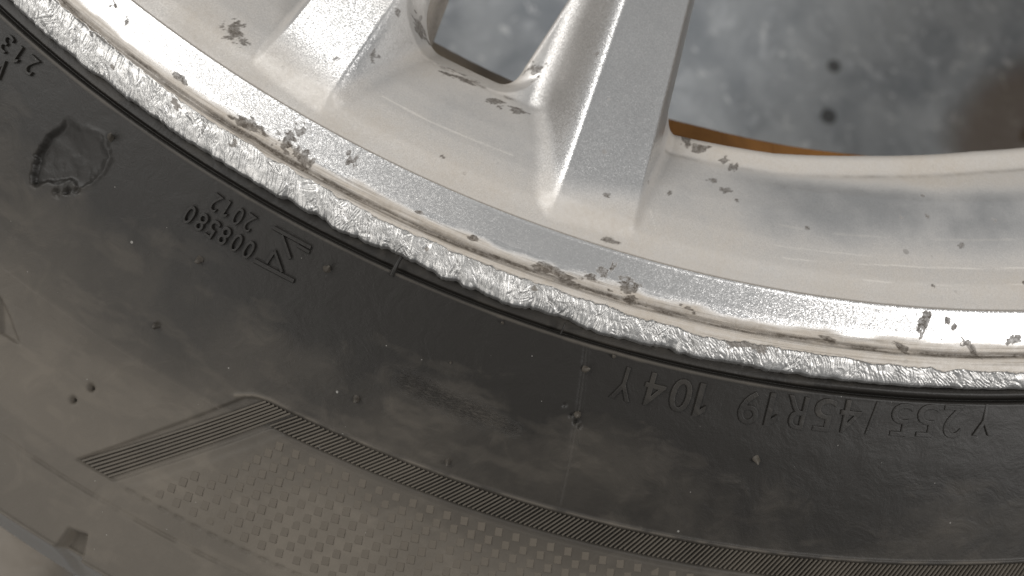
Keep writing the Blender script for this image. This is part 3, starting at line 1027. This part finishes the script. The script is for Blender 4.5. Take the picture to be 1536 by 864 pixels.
# keep what the panel shows near the hatch band as single tiles, the rest joined
def seen(r, t):
    x, y = pol(r, t); z = tz(r)
    M = np.array([[0.93647, -0.350324, -0.017251], [0.340091, 0.918948, -0.199684], [0.085807, 0.18113, 0.979709]])
    q = (np.array([x, y + 286.588, z - 145.398])) @ M
    u, v = 768 + 1299.7 * q[0] / -q[2], 432 - 1299.7 * q[1] / -q[2]
    return -20 < u < 1556 and v < 876, v
vis = [(s, seen(*s)) for s in spots]
single = [s for s, (k, v) in vis if k]
single = single[:300]
rest = [s for s in spots if s not in set(single)]
for r, t in single:
    o = obj('weave_tile', tile_me, RUB_TILE, tyre)
    x, y = pol(r, t)
    sl = math.atan(tslope(r))
    o.matrix_local = (Matrix.Translation((x * MM, y * MM, (tz(r) + .23 + .03 * math.sin(r * 37.7 + t * 91.3) + FACE) * MM)) @ Matrix.Rotation((t - 90) * RAD, 4, 'Z') @ Matrix.Rotation(sl, 4, 'X')
                      @ Matrix.Rotation(.16, 4, 'Z'))
if rest:
    vs, fs = [], []
    tc = np.array(tile_co)
    for r, t in rest:
        b = len(vs)
        P = place(tc + [0, 0, .22], r, t, .16)
        vs += [tuple(p * MM) for p in P]; fs += [tuple(i + b for i in f) for f in tile_f]
    me = bpy.data.meshes.new('weave_pattern'); me.from_pydata(vs, [], fs)
    o = obj('weave_pattern', me, RUB_TILE, tyre); o['kind'] = 'stuff'


# vent nubs
def nub(r, t, rad, h, lean, seed, name='vent_nub'):
    rg = np.random.default_rng(seed)
    vs, fs = [], []
    ns, nl = 8, 5
    ph = rg.uniform(0, 6.28)
    for i in range(nl):
        f = i / (nl - 1)
        rr = rad * (1.5 - 1.0 * f if i else 1.9) * (1 if i < nl - 1 else .55)
        for k in range(ns):
            a = 2 * math.pi * k / ns
            w = 1 + .2 * rg.normal()
            vs.append((math.cos(a) * rr * w + lean[0] * f * f, math.sin(a) * rr * w + lean[1] * f * f, -.3 + f * (h + .3)))
    for i in range(nl - 1):
        for k in range(ns):
            fs.append((i * ns + k, i * ns + (k + 1) % ns, (i + 1) * ns + (k + 1) % ns, (i + 1) * ns + k))
    fs.append(tuple((nl - 1) * ns + k for k in range(ns)))
    P = place(np.array(vs), r, t)
    me = bpy.data.meshes.new(name); me.from_pydata([tuple(p * MM) for p in P], [], fs)
    for p in me.polygons: p.use_smooth = True
    obj(name, me, RUB_NUB, tyre)


for i, (r, t, rad, h, lean) in enumerate([(266.2, -105.71, .45, 1.5, (-.5, -1.2)), (275.0, -100.57, .5, 1.3, (.2, .2)), (266.2, -96.15, .5, 1.4, (-.4, -1.1)), (288.6, -100.97, .5, 1.3, (0, .2)),
                                        (283.8, -93.3, .45, 1.3, (0, .2)), (288.1, -89.44, .4, 1.2, (0, .3)), (266.0, -85.81, .42, 1.2, (-.6, -.7)), (273.5, -85.56, .45, 1.0, (0, 0)),
                                        (274.3, -78.64, .5, 1.3, (0, .4)), (262.6, -84.9, .28, .8, (.5, -.4)), (262.9, -89.3, .25, .7, (.3, -.3)), (272, -90.6, .2, .5, (0, 0))]):
    nub(r, t, rad, h, lean, 300 + i)
# shreds of rubber bridging the gap at the bead
for i, (t, w, rs) in enumerate(((-93.85, .8, (262.6, 259.0)), (-87.1, .35, (261.6, 259.4)))):
    P = []
    for k in range(6):
        f = k / 5; r = rs[0] + (rs[1] - rs[0]) * f
        ww = w * (1.5 - 1.6 * f + 1.0 * f * f)
        zz = -1.8 + .7 * f + .5 * math.sin(f * 3.1)
        for sx, dz in ((-1, -.6), (-.5, 0.12), (.5, 0.12), (1, -.6)):
            th = (t + .04 * f) * RAD + sx * ww * .5 / r
            P.append((r * math.cos(th) * MM, r * math.sin(th) * MM, (zz + dz + FACE) * MM))
    fs = [(a * 4 + k, a * 4 + k + 1, (a + 1) * 4 + k + 1, (a + 1) * 4 + k) for a in range(5) for k in range(3)]
    me = bpy.data.meshes.new('rubber_shred'); me.from_pydata(P, [], fs)
    for p in me.polygons: p.use_smooth = True
    obj('rubber_shred', me, RUB_LET, tyre)

# ------------------------------------------------------------------ pale stone on the floor beside the tyre
nu, nv = 48, 24
vs = []
for i in range(nv + 1):
    for j in range(nu):
        la = -math.pi / 2 + math.pi * i / nv; lo = 2 * math.pi * j / nu
        d = np.array([math.cos(la) * math.cos(lo), math.cos(la) * math.sin(lo), math.sin(la)])
        vs.append(d)
vs = np.array(vs)
n = 1 + .22 * (fbm(vs[:, 0] * 1.6 + 5 + vs[:, 2], vs[:, 1] * 1.6 + 3 - vs[:, 2], 88, 3) - .5)
vs = np.sign(vs) * np.abs(vs) ** .82 * n[:, None] * [44, 34, 19]
vs[:, 2] = np.maximum(vs[:, 2], -13)
vs = vs - [0, 0, vs[:, 2].min()]
st = obj('stone', raw_mesh('stone', vs, grid_faces(nv + 1, nu)[:, ::-1]), STONE)
st.location = (-0.150, -0.398, -0.0006)
st.rotation_euler.z = .5
st['label'] = 'pale beige rounded stone lying on the floor beyond the tyre shoulder'
st['category'] = 'stone'
